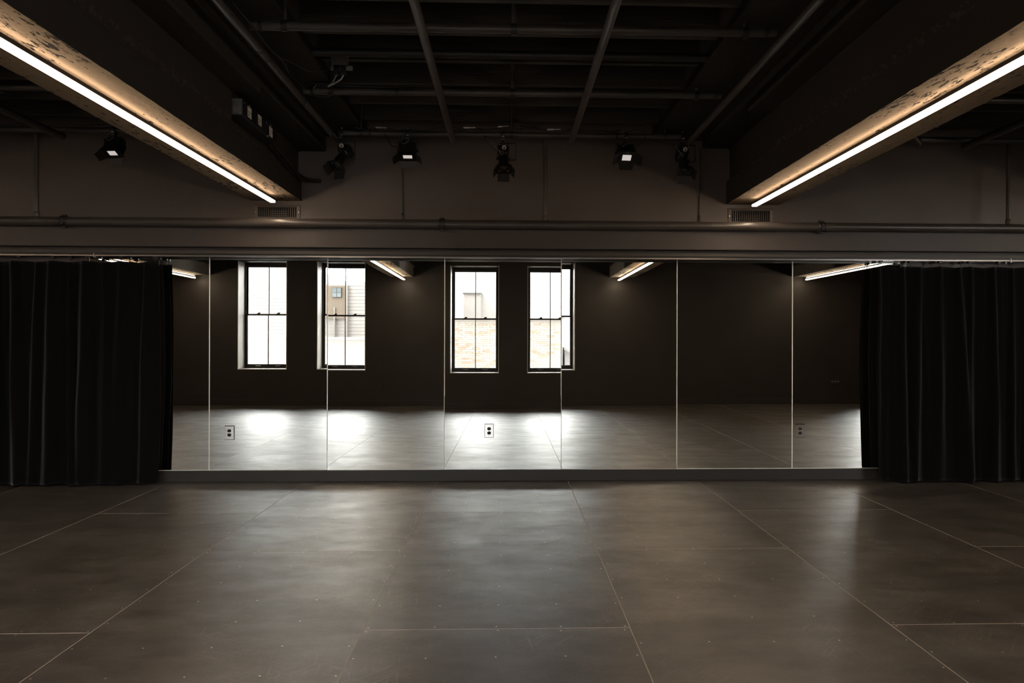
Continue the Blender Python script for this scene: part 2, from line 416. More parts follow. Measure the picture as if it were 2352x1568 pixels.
# ------------------------------------------------------------------ linear lamps under the beams
def linear_lamp(xc, inner, label):   # inner = +1 when the open slot faces +X
    t = thing('linear_lamp', label, 'lamp', (xc, 3.0, 2.53), 'warm linear lamps under the beams')
    y0, y1 = -1.06, 7.02
    def bx(a, b_, z0, z1, ya=y0, yb=y1):
        a, b_ = xc + a * inner, xc + b_ * inner
        return (min(a, b_), max(a, b_), ya, yb, z0, z1)
    h = MB()
    h.box(*bx(-.027, .027, 2.543, 2.560)); h.box(*bx(-.031, -.027, 2.538, 2.590)); h.box(*bx(.0245, .027, 2.560, 2.564))
    h.build('housing', M['metal_black'], t)
    MB().box(*bx(-.0225, .0225, 2.528, 2.543)).build('diffuser', M['led'], t, bevel=.004)
    u = MB(); xa, xb = xc - .014 * inner, xc + .022 * inner
    u.add([(xa, y0 + .01, 2.586), (xa, y1 - .01, 2.586), (xb, y1 - .01, 2.564), (xb, y0 + .01, 2.564), (xa, y0 + .01, 2.5605), (xa, y1 - .01, 2.5605), (xb, y1 - .01, 2.5605), (xb, y0 + .01, 2.5605)],
          [(0, 1, 2, 3), (4, 7, 6, 5), (0, 3, 7, 4), (1, 5, 6, 2), (3, 2, 6, 7), (0, 4, 5, 1)])
    u.build('upper_diffuser', M['led_up'], t)
    for ya, yb in ((y1, y1 + .004), (y0 - .004, y0)): MB().box(*bx(-.031, .027, 2.546, 2.568, ya, yb)).build('end_cap', M['metal_black'], t)
    for i in range(5):
        y = y0 + .7 + i * 1.68
        MB().box(*bx(-.027, -.014, 2.560, 2.602, y, y + .03)).build('mounting_clip', M['metal_black'], t)
linear_lamp(-2.085, 1, 'long warm linear lamp under the beam left of the pipe grid')
linear_lamp(2.225, -1, 'long warm linear lamp under the beam right of the pipe grid')
linear_lamp(-6.2, 1, 'short lit lamp mirrored at the top beside the left curtain')
linear_lamp(6.06, -1, 'lit lamp mirrored at the top beside the right curtain')

# ------------------------------------------------------------------ mirror panels
MX = [-3.843, -2.753, -1.673, -.591, .499, 1.591, 2.691, 3.785]
TILT = [-2, -2, -3.5, -10, -3, 1, 1]      # how far each sheet leans, pixels of shift
LAB = ['wall mirror sheet partly covered by the left curtain', 'wall mirror sheet showing the leftmost window, outlet low at its left',
       'wall mirror sheet showing a lit beam end between two windows, no outlet', 'wall mirror sheet in the middle with an outlet near its centre',
       'wall mirror sheet showing a lit beam just right of the windows', 'wall mirror sheet showing only dark bare wall above the floor',
       'wall mirror sheet partly covered by the right curtain']
for i in range(7):
    x0, x1 = MX[i] + .0012, MX[i + 1] - .0012
    z0, z1 = .108, 2.088
    xc, zc = (x0 + x1) / 2, (z0 + z1) / 2
    tl = TILT[i] / 2 / FPX / .54
    nx, nz = 16, 28; vs = []; fs = []
    for j in range(nz + 1):
        for a in range(nx + 1):
            x = x0 + (x1 - x0) * a / nx; z = z0 + (z1 - z0) * j / nz
            wv = noise.noise(Vector((x * 1.3 + i * 17., z * .9, i * 5.))) * .00022
            vs.append((x, YF - .009 + wv - (z - zc) * tl, z))
    for j in range(nz):
        for a in range(nx):
            q = j * (nx + 1) + a; fs.append((q, q + 1, q + nx + 2, q + nx + 1))
    b = MB(); b.add(vs, fs)
    me = b.build('mirror_sheet', M['mirror'], smooth=True)
    t = thing('wall_mirror', LAB[i], 'mirror', (xc, YF - .008, z0), 'mirror sheets on the front wall')
    me.parent = t; me.location = -t.location; me.name = 'mirror_sheet'
    for nm, d in (('glass_edge', (x0 - .0010, x0 + .0032, YF - .0105, YF - .002, z0, z1)), ('glass_edge', (x1 - .0032, x1 + .0010, YF - .0105, YF - .002, z0, z1)), ('glass_edge', (x0 - .001, x1 + .001, YF - .0105, YF - .002, z0 - .002, z0 + .003))):
        box_obj(nm, M['mirror_edge'], d, t)

# ------------------------------------------------------------------ power outlets in the mirrors and on the back wall
def rounded(w, h, r, n=4):
    p = []
    for cx, cy, a0 in ((w / 2 - r, h / 2 - r, 0), (-w / 2 + r, h / 2 - r, 90), (-w / 2 + r, -h / 2 + r, 180), (w / 2 - r, -h / 2 + r, 270)):
        for q in range(n + 1): an = R(a0 + 90 * q / n); p.append((cx + r * math.cos(an), cy + r * math.sin(an)))
    return p
def outlet(x, z, y, ny, label, plate, group, scale=1., rect=True):  # ny: -1 faces the camera side
    t = thing('power_outlet', label, 'outlet', (x, y, z), group)
    w, h = .045 * scale, .066 * scale
    b = MB(); c = .0055
    yo, yi = y + ny * .001, y + ny * .0085
    b.hexa([(x - w, yo, z - h), (x + w, yo, z - h), (x + w, yo, z + h), (x - w, yo, z + h)],
           [(x - w + c, yi, z - h + c), (x + w - c, yi, z - h + c), (x + w - c, yi, z + h - c), (x - w + c, yi, z + h - c)])
    b.build('cover_plate', plate, t)
    for s in (1, -1):
        zc = z + s * .0195 * scale
        r = MB().prism([(x + a, zc + c_) for a, c_ in rounded(.034 * scale, .029 * scale, .012 * scale)], 'y', y + ny * .0092, y + ny * .0082).build('receptacle', M['black_plastic'], t)
        sl = MB()
        for dx in (-.006, .006): sl.box(x + dx - .001, x + dx + .001, min(y + ny * .0095, y + ny * .009), max(y + ny * .0095, y + ny * .009), zc, zc + .008)
        sl.build('slot', M['hollow_shade'], r)
    MB().cyl((x, y + ny * .0082, z), (x, y + ny * .0098, z), .0035, 10).build('screw', M['screw'], t)
outlet(-2.567, .453, YF - .010, -1, 'steel power outlet on the mirror below the leftmost reflected window', M['plate'], 'outlets in the mirrors')
outlet(-.174, .468, YF - .010, -1, 'steel power outlet on the mirror at the middle of the wall', M['plate'], 'outlets in the mirrors')
outlet(2.764, .463, YF - .010, -1, 'steel power outlet on the mirror near the right curtain', M['plate'], 'outlets in the mirrors')
M['wallplate'] = mat('dark_cover_plate', (.03, .028, .026), .35)
for x, z, lb in ((-5.80, .385, 'dark outlet on the back wall beneath the leftmost window, seen mirrored'), (-2.55, .385, 'dark outlet on the back wall between the two window pairs, seen mirrored'),
                 (.145, .37, 'dark outlet on the back wall between the two middle windows, seen mirrored'), (3.06, .44, 'dark outlet on the bare back wall under the right lamp, seen mirrored')):
    outlet(x, z, YB, 1, lb, M['wallplate'], 'dark outlets on the back wall', .95)
t = thing('power_outlet', 'wide dark three socket outlet on the back wall near the right curtain, seen mirrored', 'outlet', (6.72, YB, .455), 'dark outlets on the back wall')
MB().box(6.62, 6.82, YB + .001, YB + .009, .40, .51).build('cover_plate', M['wallplate'], t, bevel=.003)
for q in range(3): MB().cyl((6.66 + q * .06, YB + .008, .455), (6.66 + q * .06, YB + .012, .455), .018, 14).build('receptacle', M['galv'], t)

# ------------------------------------------------------------------ windows
def window(i, xc):
    w = tag(empty('window_%d' % i, (xc, YB - .4, WZ0)), kind='structure')
    x0, x1 = xc - WW / 2, xc + WW / 2
    yo = YB - .39                     # room side of the frame
    for a, b in ((x0, x0 + .012), (x1 - .012, x1)): box_obj('reveal_lining', M['reveal'], (a, b, yo, YB - .001, WZ0, WZ1), w)
    box_obj('reveal_head', M['window_black'], (x0 + .012, x1 - .012, yo, YB - .001, WZ1 - .012, WZ1), w)
    box_obj('sill', M['reveal'], (x0 + .012, x1 - .012, yo, YB + .004, WZ0, WZ0 + .016), w)
    f = MB(); fx0, fx1 = x0 + .012, x1 - .012; fz0, fz1 = WZ0 + .016, WZ1 - .012
    f.box(fx0, fx0 + .024, yo - .10, yo, fz0, fz1); f.box(fx1 - .024, fx1, yo - .10, yo, fz0, fz1)
    f.box(fx0, fx1, yo - .10, yo, fz1 - .05, fz1); f.box(fx0, fx1, yo - .10, yo, fz0, fz0 + .02)
    f.build('window_frame', M['window_black'], w)
    zm = 1.83
    gx0, gx1 = fx0 + .024, fx1 - .024
    for nm, za, zb, ys, br in (('lower_sash', fz0 + .02, zm + .016, yo - .045, .062), ('upper_sash', zm - .016, fz1 - .05, yo - .09, .034)):
        s = MB(); st = .034
        s.box(gx0, gx0 + st, ys, ys + .036, za, zb); s.box(gx1 - st, gx1, ys, ys + .036, za, zb)
        s.box(gx0 + st, gx1 - st, ys, ys + .036, za, za + (br if nm == 'lower_sash' else .03)); s.box(gx0 + st, gx1 - st, ys, ys + .036, zb - .032, zb)
        so = s.build(nm, M['window_black'], w)
        za2, zb2 = za + (br if nm == 'lower_sash' else .03), zb - .032
        MB().box(xc - .008, xc + .008, ys + .004, ys + .032, za2, zb2).build('muntin', M['window_black'], so)
        for a, b in ((gx0 + st, xc - .008), (xc + .008, gx1 - st)):
            MB().add([(a, ys + .018, za2), (b, ys + .018, za2), (b, ys + .018, zb2), (a, ys + .018, zb2)], [(0, 1, 2, 3)]).build('pane', M['glass'], so)
        if nm == 'lower_sash':
            for sx in (-.2, .2):
                k = MB(); k.box(xc + sx - .03, xc + sx + .03, ys + .0, ys + .03, zb, zb + .012); k.box(xc + sx - .012, xc + sx + .035, ys + .008, ys + .022, zb + .012, zb + .026)
                k.build('sash_lock', M['window_black'], so)
                h = MB(); h.tube([(xc + sx - .05, ys + .036, za + .035), (xc + sx - .04, ys + .052, za + .03), (xc + sx + .04, ys + .052, za + .03), (xc + sx + .05, ys + .036, za + .035)], .006, 8)
                h.build('sash_lift', M['steel'], so, smooth=True)
for i, c in enumerate(WIN): window(i + 1, c)

# ------------------------------------------------------------------ outside the windows
M['added_storeys'] = mat('red_brown_facade', (.20, .13, .10), .9, var=.12, vscale=8.)
tag(MB().box(-13, 15, YB - .5, YB, ZC + .2, 15.5).build('sky_block_storeys', M['added_storeys']), 'unseen storeys added above the window wall to block sky light', kind='structure')  # unseen storeys, added to shade the facades opposite
M['ground'] = mat('alley_concrete', (.25, .245, .235), .9, var=.1)
tag(box_obj('ground', M['ground'], (-40, 40, -60, -1.75, -4.2, -4.0)), kind='structure')
tints = [(.195, .128, .095), (.205, .152, .118), (.215, .178, .148), (.235, .205, .178), (.195, .135, .102), (.225, .195, .165)]
BRK = [mat('pale_brick_%s' % n_, c, .85, var=.12, vscale=20.) for n_, c in zip(('rust', 'buff', 'sand', 'cream', 'clay', 'straw'), tints)]
M['mortar'] = mat('lime_mortar', (.25, .23, .205), .9)
bb = thing('brick_building', 'low pale brick building outside the two middle windows', 'building', (-.8, -11.5, -4))
BY = -9.6
MB().box(-3.4, 1.70, -13.1, BY, -4, 2.02).build('wall', M['mortar'], bb)
MB().box(-3.46, 1.76, -13.15, BY + .06, 2.02, 2.09).build('coping', M['grey_box'], bb, bevel=.01)
bm_ = {}; rest = MB(); cnt = 0
for row in range(68):
    z = -2.2 + row * .0625
    if z + .055 > 2.02: break
    x = -3.4 + (.105 if row % 2 else 0)
    while x + .2 < 1.70:
        q = random.choices(range(6), (1, 2, 4, 5, 1.2, 4))[0]
        if z > .42 and x > -1.75 and cnt < 300:
            if q not in bm_:
                bm_[q] = o = MB().box(bb.location.x, bb.location.x + .198, BY - .01, BY + .012, bb.location.z, bb.location.z + .0535).build('brick', BRK[q], bb)
            else:
                o = bm_[q].copy(); COL.objects.link(o)
            o.location = (x - bb.location.x, random.uniform(-.003, .003), z - bb.location.z); cnt += 1
        else:
            rest.cur = q; rest.box(x, x + .198, BY - .01, BY + .012, z, z + .0535)
        x += .21
tag(rest.build('brickwork', BRK, bb), kind='stuff')
M['siding'] = mat('white_clapboard', (.152, .146, .140), .7, var=.05)
M['stucco'] = mat('pale_stucco', (.160, .150, .144), .85, var=.03)
M['far_render'] = mat('far_white_render', (.16, .157, .154), .85, var=.03)
M['roof_grey'] = mat('grey_roofing', (.15, .142, .144), .8)
M['tan'] = mat('tan_panel', (.085, .066, .048), .8)
M['farglass'] = mat('far_window_glass', (.04, .056, .062), .15)
sd = thing('clapboard_building', 'pale clapboard building outside the two leftmost windows', 'building', (-6, -13.3, -4))
MB().box(-13, -7.35, -20, -13.3, -4, 4.0).box(-7.35, -2.6, -20, -13.3, -4, 3.42).build('wall', M['siding'], sd)
sb = MB()
for r_ in range(45):
    z = -1.5 + r_ * .122; xe = -2.6 if z < 3.28 else -7.35
    sb.hexa([(-13, -13.3, z), (xe, -13.3, z), (xe, -13.284, z), (-13, -13.284, z)], [(-13, -13.3, z + .12), (xe, -13.3, z + .12), (xe, -13.292, z + .12), (-13, -13.292, z + .12)])
tag(sb.build('clapboards', M['siding'], sd), kind='stuff')
MB().box(-6.62, -5.68, -13.27, -13.22, 2.1, 3.26).build('panel', M['tan'], sd)
wf = MB().box(-6.20, -5.86, -13.24, -13.18, 2.84, 3.2).build('window', M['window_black'], sd, bevel=.008)
for a in (-6.18, -6.02):
    for z in (2.86, 3.03): MB().box(a, a + .14, -13.19, -13.17, z, z + .15).build('pane', M['farglass'], wf)
for px_, pt in ((-6.64, 3.28), (-5.70, 3.28), (-6.14, 2.5)): MB().box(px_, px_ + .05, -13.26, -13.17, 1.25, pt).build('post', M['grey_box'], sd)
pw = thing('parapet_wall', 'low pale parapet wall outside the two leftmost windows', 'wall', (-5.6, -7.6, -4))
MB().box(-9.5, -3.5, -8.2, -7.6, -4, 1.34).build('parapet', M['stucco'], pw); MB().box(-9.55, -3.5, -8.25, -7.55, 1.34, 1.42).build('coping', M['siding'], pw, bevel=.01)
st = thing('stucco_house', 'tall pale stucco house behind the brick building', 'building', (-4, -20, -4))
MB().box(-1.85, -1.15, -28, -18.2, -4, 3.5).build('wall', M['stucco'], st); MB().prism([(-1.15, -4), (-1.15, 3.5), (1.6, -.2), (1.6, -4)], 'y', -28, -18.3).build('lean_to', M['siding'], st)
MB().hexa([(-1.9, -28, 3.5), (-1.1, -28, 3.5), (-1.1, -18.1, 3.5), (-1.9, -18.1, 3.5)], [(-1.9, -28, 3.56), (-1.1, -28, 3.56), (-1.1, -18.1, 3.56), (-1.9, -18.1, 3.56)]).build('roof_edge', M['roof_grey'], st)
tb = thing('sky_block_building', 'tall pale building added far behind the brick building to cut sky glare, filling the upper panes', 'building', (0, -32, -4))  # added to block sky that over-brightened the middle of the floor
MB().box(-6, 7, -44, -32, -4, 7.7).build('wall', M['far_render'], tb); MB().box(-6.1, 7.1, -44.1, -31.9, 7.7, 7.95).build('cornice', M['stucco'], tb, bevel=.03)
sh = thing('lean_to_shed', 'grey shed roof right of the brick building outside', 'building', (2.3, -11, -4))
MB().prism([(1.8, -4), (1.8, 1.05), (3.4, .2), (3.4, -4)], 'y', -13, -10).build('wall', M['roof_grey'], sh); MB().prism([(1.78, 1.05), (1.78, 1.13), (3.46, .24), (3.46, .16)], 'y', -13.1, -9.9).build('roof', M['roof_grey'], sh)

# ------------------------------------------------------------------ pipe grid under the ceiling
TZ, PZ = 3.138, 3.085
def pipe(name, label, a, b, r, group=None, m='pipe', collars=(), cat='pipe', n=20):
    t = thing(name, label, cat, a, group)
    MB().tube([a, b], r, n).build('tube', M[m], t, smooth=True)
    a, b = Vector(a), Vector(b)
    for u in collars:
        c = a.lerp(b, u); d = (b - a).normalized()
        MB().tube([c - d * .012, c - d * .010, c + d * .010, c + d * .012], [r * 1.02, r * 1.14, r * 1.14, r * 1.02], n).build('collar', M['metal_black'], t, smooth=True)
    return t
G = 'black pipes of the ceiling grid'
pipe('grid_pipe', 'crosswise grid pipe nearest the top edge of the picture', (-1.50, 4.6, TZ), (1.585, 4.6, TZ + .008), .0255, G, collars=(.02, .98))
pipe('grid_pipe', 'crosswise grid pipe in the middle, under the small junction box', (-1.50, 5.8, TZ), (1.585, 5.8, TZ + .008), .0255, G, collars=(.02, .22, .985))
pipe('grid_pipe', 'crosswise grid pipe along the wall from which five stage lights hang', (-1.50, 6.97, TZ), (1.585, 6.97, TZ), .0255, G, collars=(.09, .33, .8))
pipe('grid_pipe', 'lengthwise grid pipe at the left side of the middle bay', (-1.522, -.8, PZ), (-1.522, 7.0, PZ), .026, G, collars=(.72, .74, .86))
pipe('grid_pipe', 'lengthwise grid pipe just left of the middle of the bay', (-.494, -.8, PZ), (-.494, 7.0, PZ), .026, G)
pipe('grid_pipe', 'lengthwise grid pipe just right of the middle of the bay', (.561, -.8, PZ), (.561, 7.0, PZ), .026, G)
pipe('grid_pipe', 'lengthwise grid pipe at the right side of the middle bay', (1.61, -.8, PZ), (1.61, 7.0, PZ), .026, G)
pipe('grid_pipe', 'crosswise pipe above the left curtain, with a flood light hanging', (-5.9, 6.97, TZ), (-3.3, 6.97, TZ), .0255, G, collars=(.5,))
pipe('grid_pipe', 'short piece of crosswise pipe at the left picture edge', (-5.9, 5.8, TZ), (-3.0, 5.8, TZ), .0255, G)
pipe('grid_pipe', 'lengthwise pipe slanting behind the left beam above the left curtain', (-3.90, 2.0, PZ), (-3.90, 7.0, PZ), .03, G)
pipe('grid_pipe', 'crosswise pipe above the right curtain at the wall', (3.72, 6.97, TZ), (5.7, 6.97, TZ), .0255, G)
pipe('grid_pipe', 'short bright crosswise pipe at the right picture edge', (3.3, 5.8, TZ), (5.7, 5.8, TZ), .0255, G)
pipe('grid_pipe', 'lengthwise pipe fading behind the right beam', (4.15, 2.0, PZ), (4.15, 7.0, PZ), .03, G)
pipe('pipe_brace', 'short slanted pipe stub emerging from behind the right beam', (3.46, 6.8, TZ + .10), (3.70, 6.95, TZ - .045), .032, None)
for i, y in enumerate((4.6, 5.8, 6.97)):
    pl = ('nearest crosswise', 'middle crosswise', 'farthest crosswise')[i]
    for x, w_ in ((.03, 'at the middle of'), (-1.30, 'at the left end of'), (1.40, 'at the right end of')):
        t = thing('pipe_hanger', 'thin black hanger rod %s the %s grid pipe' % (w_, pl), 'hanger', (x, y, TZ), 'hanger rods of the grid')
        MB().cyl((x, y, TZ + .028), (x, y, ZC - .0), .016 if x == .03 else .011, 12).build('rod', M['pipe'], t, smooth=True)
        MB().ring(x - .018, x + .018, y, TZ + .004, .0302, .034).build('clevis', M['metal_black'], t, smooth=True)
        MB().box(x - .05, x + .05, y - .05, y + .05, ZC - .012, ZC).build('ceiling_plate', M['metal_black'], t)
pipe('sprinkler_pipe', 'thin dark pipe crossing under the joists behind the nearest grid pipe', (-1.34, 5.28, 3.238), (1.38, 5.28, 3.238), .028, None, m='metal_black', collars=(.45,))
# big pipe over the mirrors with couplings
bp_ = thing('heating_pipe', 'thick dark pipe running the full wall above the mirrors', 'pipe', (0, 7.08, 2.357))
MB().tube([(XL, 7.08, 2.357), (XR, 7.08, 2.357)], .040, 28).build('tube', M['pipe'], bp_, smooth=True)
for x in (-3.93, -.595, 2.86):
    c = MB(); c.tube([(x - .03, 7.08, 2.357), (x - .024, 7.08, 2.357), (x + .024, 7.08, 2.357), (x + .03, 7.08, 2.357)], [.043, .050, .050, .043], 24)
    cp = c.build('coupling', M['metal_black'], bp_, smooth=True)
    for dz in (.053, -.053):
        MB().box(x - .019, x + .019, 7.062, 7.098, 2.357 + dz - .007, 2.357 + dz + .007).build('bolt_pad', M['metal_black'], cp, bevel=.003)
    MB().cyl((x + .004, 7.028, 2.372), (x + .004, 7.04, 2.372), .009, 8).build('bolt', M['metal_black'], cp); MB().cyl((x + .002, 7.032, 2.333), (x + .002, 7.045, 2.333), .009, 8).build('bolt', M['metal_black'], cp)
for x in (-5.6, -2.2, 1.2, 4.4):
    MB().box(x - .012, x + .012, 7.10, 7.135, 2.335, 2.36).build('wall_bracket', M['metal_black'], bp_)
CG = 'upright pipes above the mirrors'
for x, r_, y, z1, lb in ((-4.16, .021, 7.06, 3.12, 'upright pipe above the left curtain standing on the thick pipe'), (.334, .019, 7.06, 3.12, 'upright pipe at the middle of the wall under the grid'),
                         (4.60, .019, 7.06, 3.12, 'upright pipe above the right curtain near the picture edge')):
    t = thing('upright_pipe', lb, 'pipe', (x, y, 2.39), CG)
    MB().cyl((x, y, 2.394), (x, y, z1), r_, 16).build('tube', M['pipe'], t, smooth=True)
    MB().tube([(x, y, 2.39), (x, y, 2.395), (x, y, 2.43), (x, y, 2.438)], [r_ * 1.1, r_ * 1.3, r_ * 1.3, r_ * 1.05], 16).build('socket', M['pipe'], t, smooth=True)
for x, z1, lb in ((-.985, 2.90, 'thin conduit on the wall below the middle left flood light'), (1.80, 3.12, 'thin conduit on the wall left of the right vent')):
    t = thing('thin_conduit', lb, 'conduit', (x, YF - .012, 2.34), CG)
    MB().cyl((x, YF - .010, 2.34), (x, YF - .010, z1), .007, 10).build('tube', M['pipe'], t, smooth=True)
    MB().tube([(x, YF - .012, 2.44), (x, YF - .012, 2.446), (x, YF - .012, 2.49), (x, YF - .012, 2.495)], [.009, .012, .012, .008], 10).build('fitting', M['metal_black'], t, smooth=True)

# ------------------------------------------------------------------ wall vents
def vent(x0, x1, z0, z1, label):
    t = thing('wall_vent', label, 'vent', ((x0 + x1) / 2, YF, (z0 + z1) / 2), 'air vents under the beams')
    yo, yi, b_ = YF - .0005, YF - .016, .034
    f = MB()
    O = [(x0, z0), (x1, z0), (x1, z1), (x0, z1)]; I = [(x0 + b_, z0 + b_ * .7), (x1 - b_, z0 + b_ * .7), (x1 - b_, z1 - b_ * .7), (x0 + b_, z1 - b_ * .7)]
    mid = [(x0 + .004, z0 + .004), (x1 - .004, z0 + .004), (x1 - .004, z1 - .004), (x0 + .004, z1 - .004)]
    vs = [(a, yo, z) for a, z in O] + [(a, yi + .006, z) for a, z in mid] + [(a, yi, z) for a, z in I] + [(a, yo, z) for a, z in I]
    fs = []
    for q in range(3): fs += [(q * 4 + k_, q * 4 + (k_ + 1) % 4, q * 4 + 4 + (k_ + 1) % 4, q * 4 + 4 + k_) for k_ in range(4)]
    f.add(vs, fs); f.build('frame', M['vent'], t)
    box_obj('duct_shade_plate', M['hollow_shade'], (x0 + b_, x1 - b_, YF - .002, YF - .0006, z0 + b_ * .7, z1 - b_ * .7), t)  # flat dark plate painted as the shade inside the duct
    n_ = 17; w_ = (x1 - x0 - 2 * b_)
    ob = None
    for k_ in range(n_):
        x = x0 + b_ + w_ * (k_ + .8) / (n_ + .6)
        if ob is None: ob = MB().box(t.location.x - .0016, t.location.x + .0016, YF - .014, YF - .003, z0 + b_ * .7, z1 - b_ * .7).build('slat', M['vent'], t); o = ob
        else: o = ob.copy(); COL.objects.link(o)
        o.location = (x - t.location.x, 0, 0)
    dm = MB()
    for q in range(3): dm.box(x0 + b_ + w_ * .32, x0 + b_ + w_ * .72, YF - .0034, YF - .0022, z0 + .036 + q * .02, z0 + .039 + q * .02)
    dm.build('damper_blades', M['vent'], t)
    for x in (x0 + b_ * .45, x1 - b_ * .45): MB().cyl((x, YF - .016, (z0 + z1) / 2), (x, YF - .011, (z0 + z1) / 2), .004, 10).build('screw', M['screw'], t)
vent(-2.347, -1.925, 2.425, 2.562, 'rectangular slatted air vent under the left beam end')
vent(2.072, 2.504, 2.415, 2.566, 'rectangular slatted air vent under the right beam end')

# ------------------------------------------------------------------ curtain tracks and curtains
def track(y, label):
    t = thing('curtain_track', label, 'track', (0, y, 2.088), 'curtain tracks over the mirrors')
    p = [(y - .012, 2.088), (y - .012, 2.072), (y + .012, 2.072), (y + .012, 2.088)]
    MB().prism(p, 'x', XL + .1, 6.9).build('rail', M['metal_black'], t)
    for d in (-1, 1): MB().prism([(y + d * .0135, 2.072), (y + d * .0135, 2.064), (y + d * .006, 2.064), (y + d * .006, 2.072)], 'x', XL + .1, 6.9).build('rail_lip', M['track'], t)
    for x in (-3.72, 4.70): MB().box(x - .004, x + .004, y - .018, y + .018, 2.05, 2.09).build('bracket', M['galv'], t)
track(7.188, 'front curtain track along the fascia')
track(7.262, 'rear curtain track close to the mirrors')
def curtain(x0, x1, y, z0, z1, seed, edge, label, pitch=.185, amp=.062):
    t = thing('velvet_curtain', label, 'curtain', ((x0 + x1) / 2, y, z0), 'black velvet curtains at the ends of the mirror wall')
    rnd = random.Random(seed)
    fr = []; x = x0
    while x < x1: fr.append((x, rnd.uniform(.55, 1.25), rnd.uniform(-.07, .07), rnd.uniform(.022, .055))); x += pitch * rnd.uniform(.6, 1.35)
    nx, nz = int((x1 - x0) / .008), 44; vs = []; fs = []
    def yy(x, v):                         # v: 0 top, 1 hem
        s = 0
        for c, a, lean, wd in fr:
            cx = c + lean * v; w_ = wd * (.55 + .75 * v)
            d = (x - cx) / w_
            s += a * math.exp(-d * d)
        s += .25 * noise.noise(Vector((x * 9, v * 1.3, seed)))+ .12 * noise.noise(Vector((x * 26, v * 2.2, seed + 3.)))
        return -s * amp * (.45 + .75 * min(1, v * 1.6))
    hooks = [x0 + .03 + (x1 - x0 - .06) * q / max(1, round((x1 - x0) / .30)) for q in range(max(1, round((x1 - x0) / .30)) + 1)]
    for j in range(nz + 1):
        v = j / nz
        for i in range(nx + 1):
            x = x0 + (x1 - x0) * i / nx
            sag = min(abs(x - h_) for h_ in hooks)
            zt = z1 - .012 * min(1, sag / .15) ** 1.5
            zb = z0 + .012 * (.5 + .5 * math.sin(x * 27 + seed)) * .6
            z = zt + (zb - zt) * v
            xs = x + .012 * noise.noise(Vector((x * 2, v * 3, seed + 8.))) * (1 if 0 < i < nx else .6) + (edge * .022 * math.sin(v * PI * 1.1) if (i == nx and edge > 0) or (i == 0 and edge < 0) else 0)
            vs.append((xs, y + yy(x, v), z))
    for j in range(nz):
        for i in range(nx):
            q = j * (nx + 1) + i; fs.append((q, q + 1, q + nx + 2, q + nx + 1))
    b = MB(); b.add(vs, fs); c = b.build('drape', M['velvet'], t, smooth=False)
    c.data.polygons.foreach_set('use_smooth', [True] * len(c.data.polygons))
    so = c.modifiers.new('cloth', 'SOLIDIFY'); so.thickness = .004; so.offset = 0
    # stitched heading band
    for h_ in hooks:
        k_ = MB(); k_.box(h_ - .014, h_ + .014, y - .016, y + .016, 2.046, 2.0635); k_.cyl((h_ - .006, y - .020, 2.0525), (h_ - .006, y + .020, 2.0525), .010, 12)
        k_.tube([(h_, y, 2.050), (h_ + .004, y, 2.040), (h_ - .002, y, 2.030), (h_, y, z1 - .012)], .0026, 6)
        k_.build('carrier', M['fixture'], t)
curtain(-5.9, -3.155, 7.188, .012, 2.016, 11, 1, 'front black velvet curtain at the left end of the mirrors')
curtain(-4.0, -3.15, 7.262, .118, 1.998, 23, 1, 'rear black curtain whose narrow edge shows beside the left mirror', amp=.022)
curtain(3.44, 6.3, 7.188, .010, 2.010, 37, -1, 'front black velvet curtain at the right end of the mirrors', amp=.064)
curtain(3.41, 4.3, 7.262, .118, 2.0, 41, -1, 'rear black curtain whose narrow edge shows beside the right mirror', amp=.022)

# ------------------------------------------------------------------ stage lights
SG = 'stage lights on the wall pipe'
def clamp_and_yoke(t, x, y, z, drop, hw, side=0):
    b = MB(); b.ring(x - .016, x + .016, y, z, .0262, .034); b.box(x - .015, x + .015, y - .036, y - .027, z - .062, z + .01); b.box(x - .012, x + .012, y - .030, y + .014, z - .07, z - .032)
    cl = b.build('clamp', M['fixture'], t, smooth=True)
    MB().cyl((x + .004, y - .05, z - .02), (x + .004, y - .036, z - .02), .007, 8).build('clamp_bolt', M['steel'], cl); MB().cyl((x, y, z + .034), (x, y, z + .048), .006, 8).build('clamp_bolt', M['steel'], cl)
    for za in (.028, .048): MB().box(x - .017, x + .017, y - .0375, y - .0355, z - za, z - za + .004).build('clamp_washer', M['steel'], cl)
    k_ = MB(); th = .0035
    a0, a1 = (-hw, hw) if side == 0 else (-.03, hw)
    k_.box(x + a0, x + a1, y - .014, y + .014, z - .077, z - .070); 
    k_.box(x + a1 - th, x + a1 + th, y - .014, y + .014, z - drop - .01, z - .070)
    if side == 0: k_.box(x + a0 - th, x + a0 + th, y - .014, y + .014, z - drop - .01, z - .070)
    else:
        k_.hexa([(x + .045, y - .014, z - drop - .02), (x + hw, y - .014, z - drop - .01), (x + hw, y + .014, z - drop - .01), (x + .045, y + .014, z - drop - .02)], [(x + .045, y - .014, z - drop - .012), (x + hw, y - .014, z - drop), (x + hw, y + .014, z - drop), (x + .045, y + .014, z - drop - .012)])
    k_.build('yoke', M['fixture'], t, bevel=.002)
def safety_cable(t, pts, r=.0022, m='steel'):
    # smooth through the points
    P = [Vector(p) for p in pts]; out = []
    for i in range(len(P) - 1):
        p0, p1, p2, p3 = P[max(i - 1, 0)], P[i], P[i + 1], P[min(i + 2, len(P) - 1)]
        for q in range(6):
            u = q / 6
            out.append(.5 * ((2 * p1) + (p2 - p0) * u + (2 * p0 - 5 * p1 + 4 * p2 - p3) * u * u + (3 * p1 - p0 - 3 * p2 + p3) * u ** 3))
    out.append(P[-1])
    return MB().tube(out, r, 6)
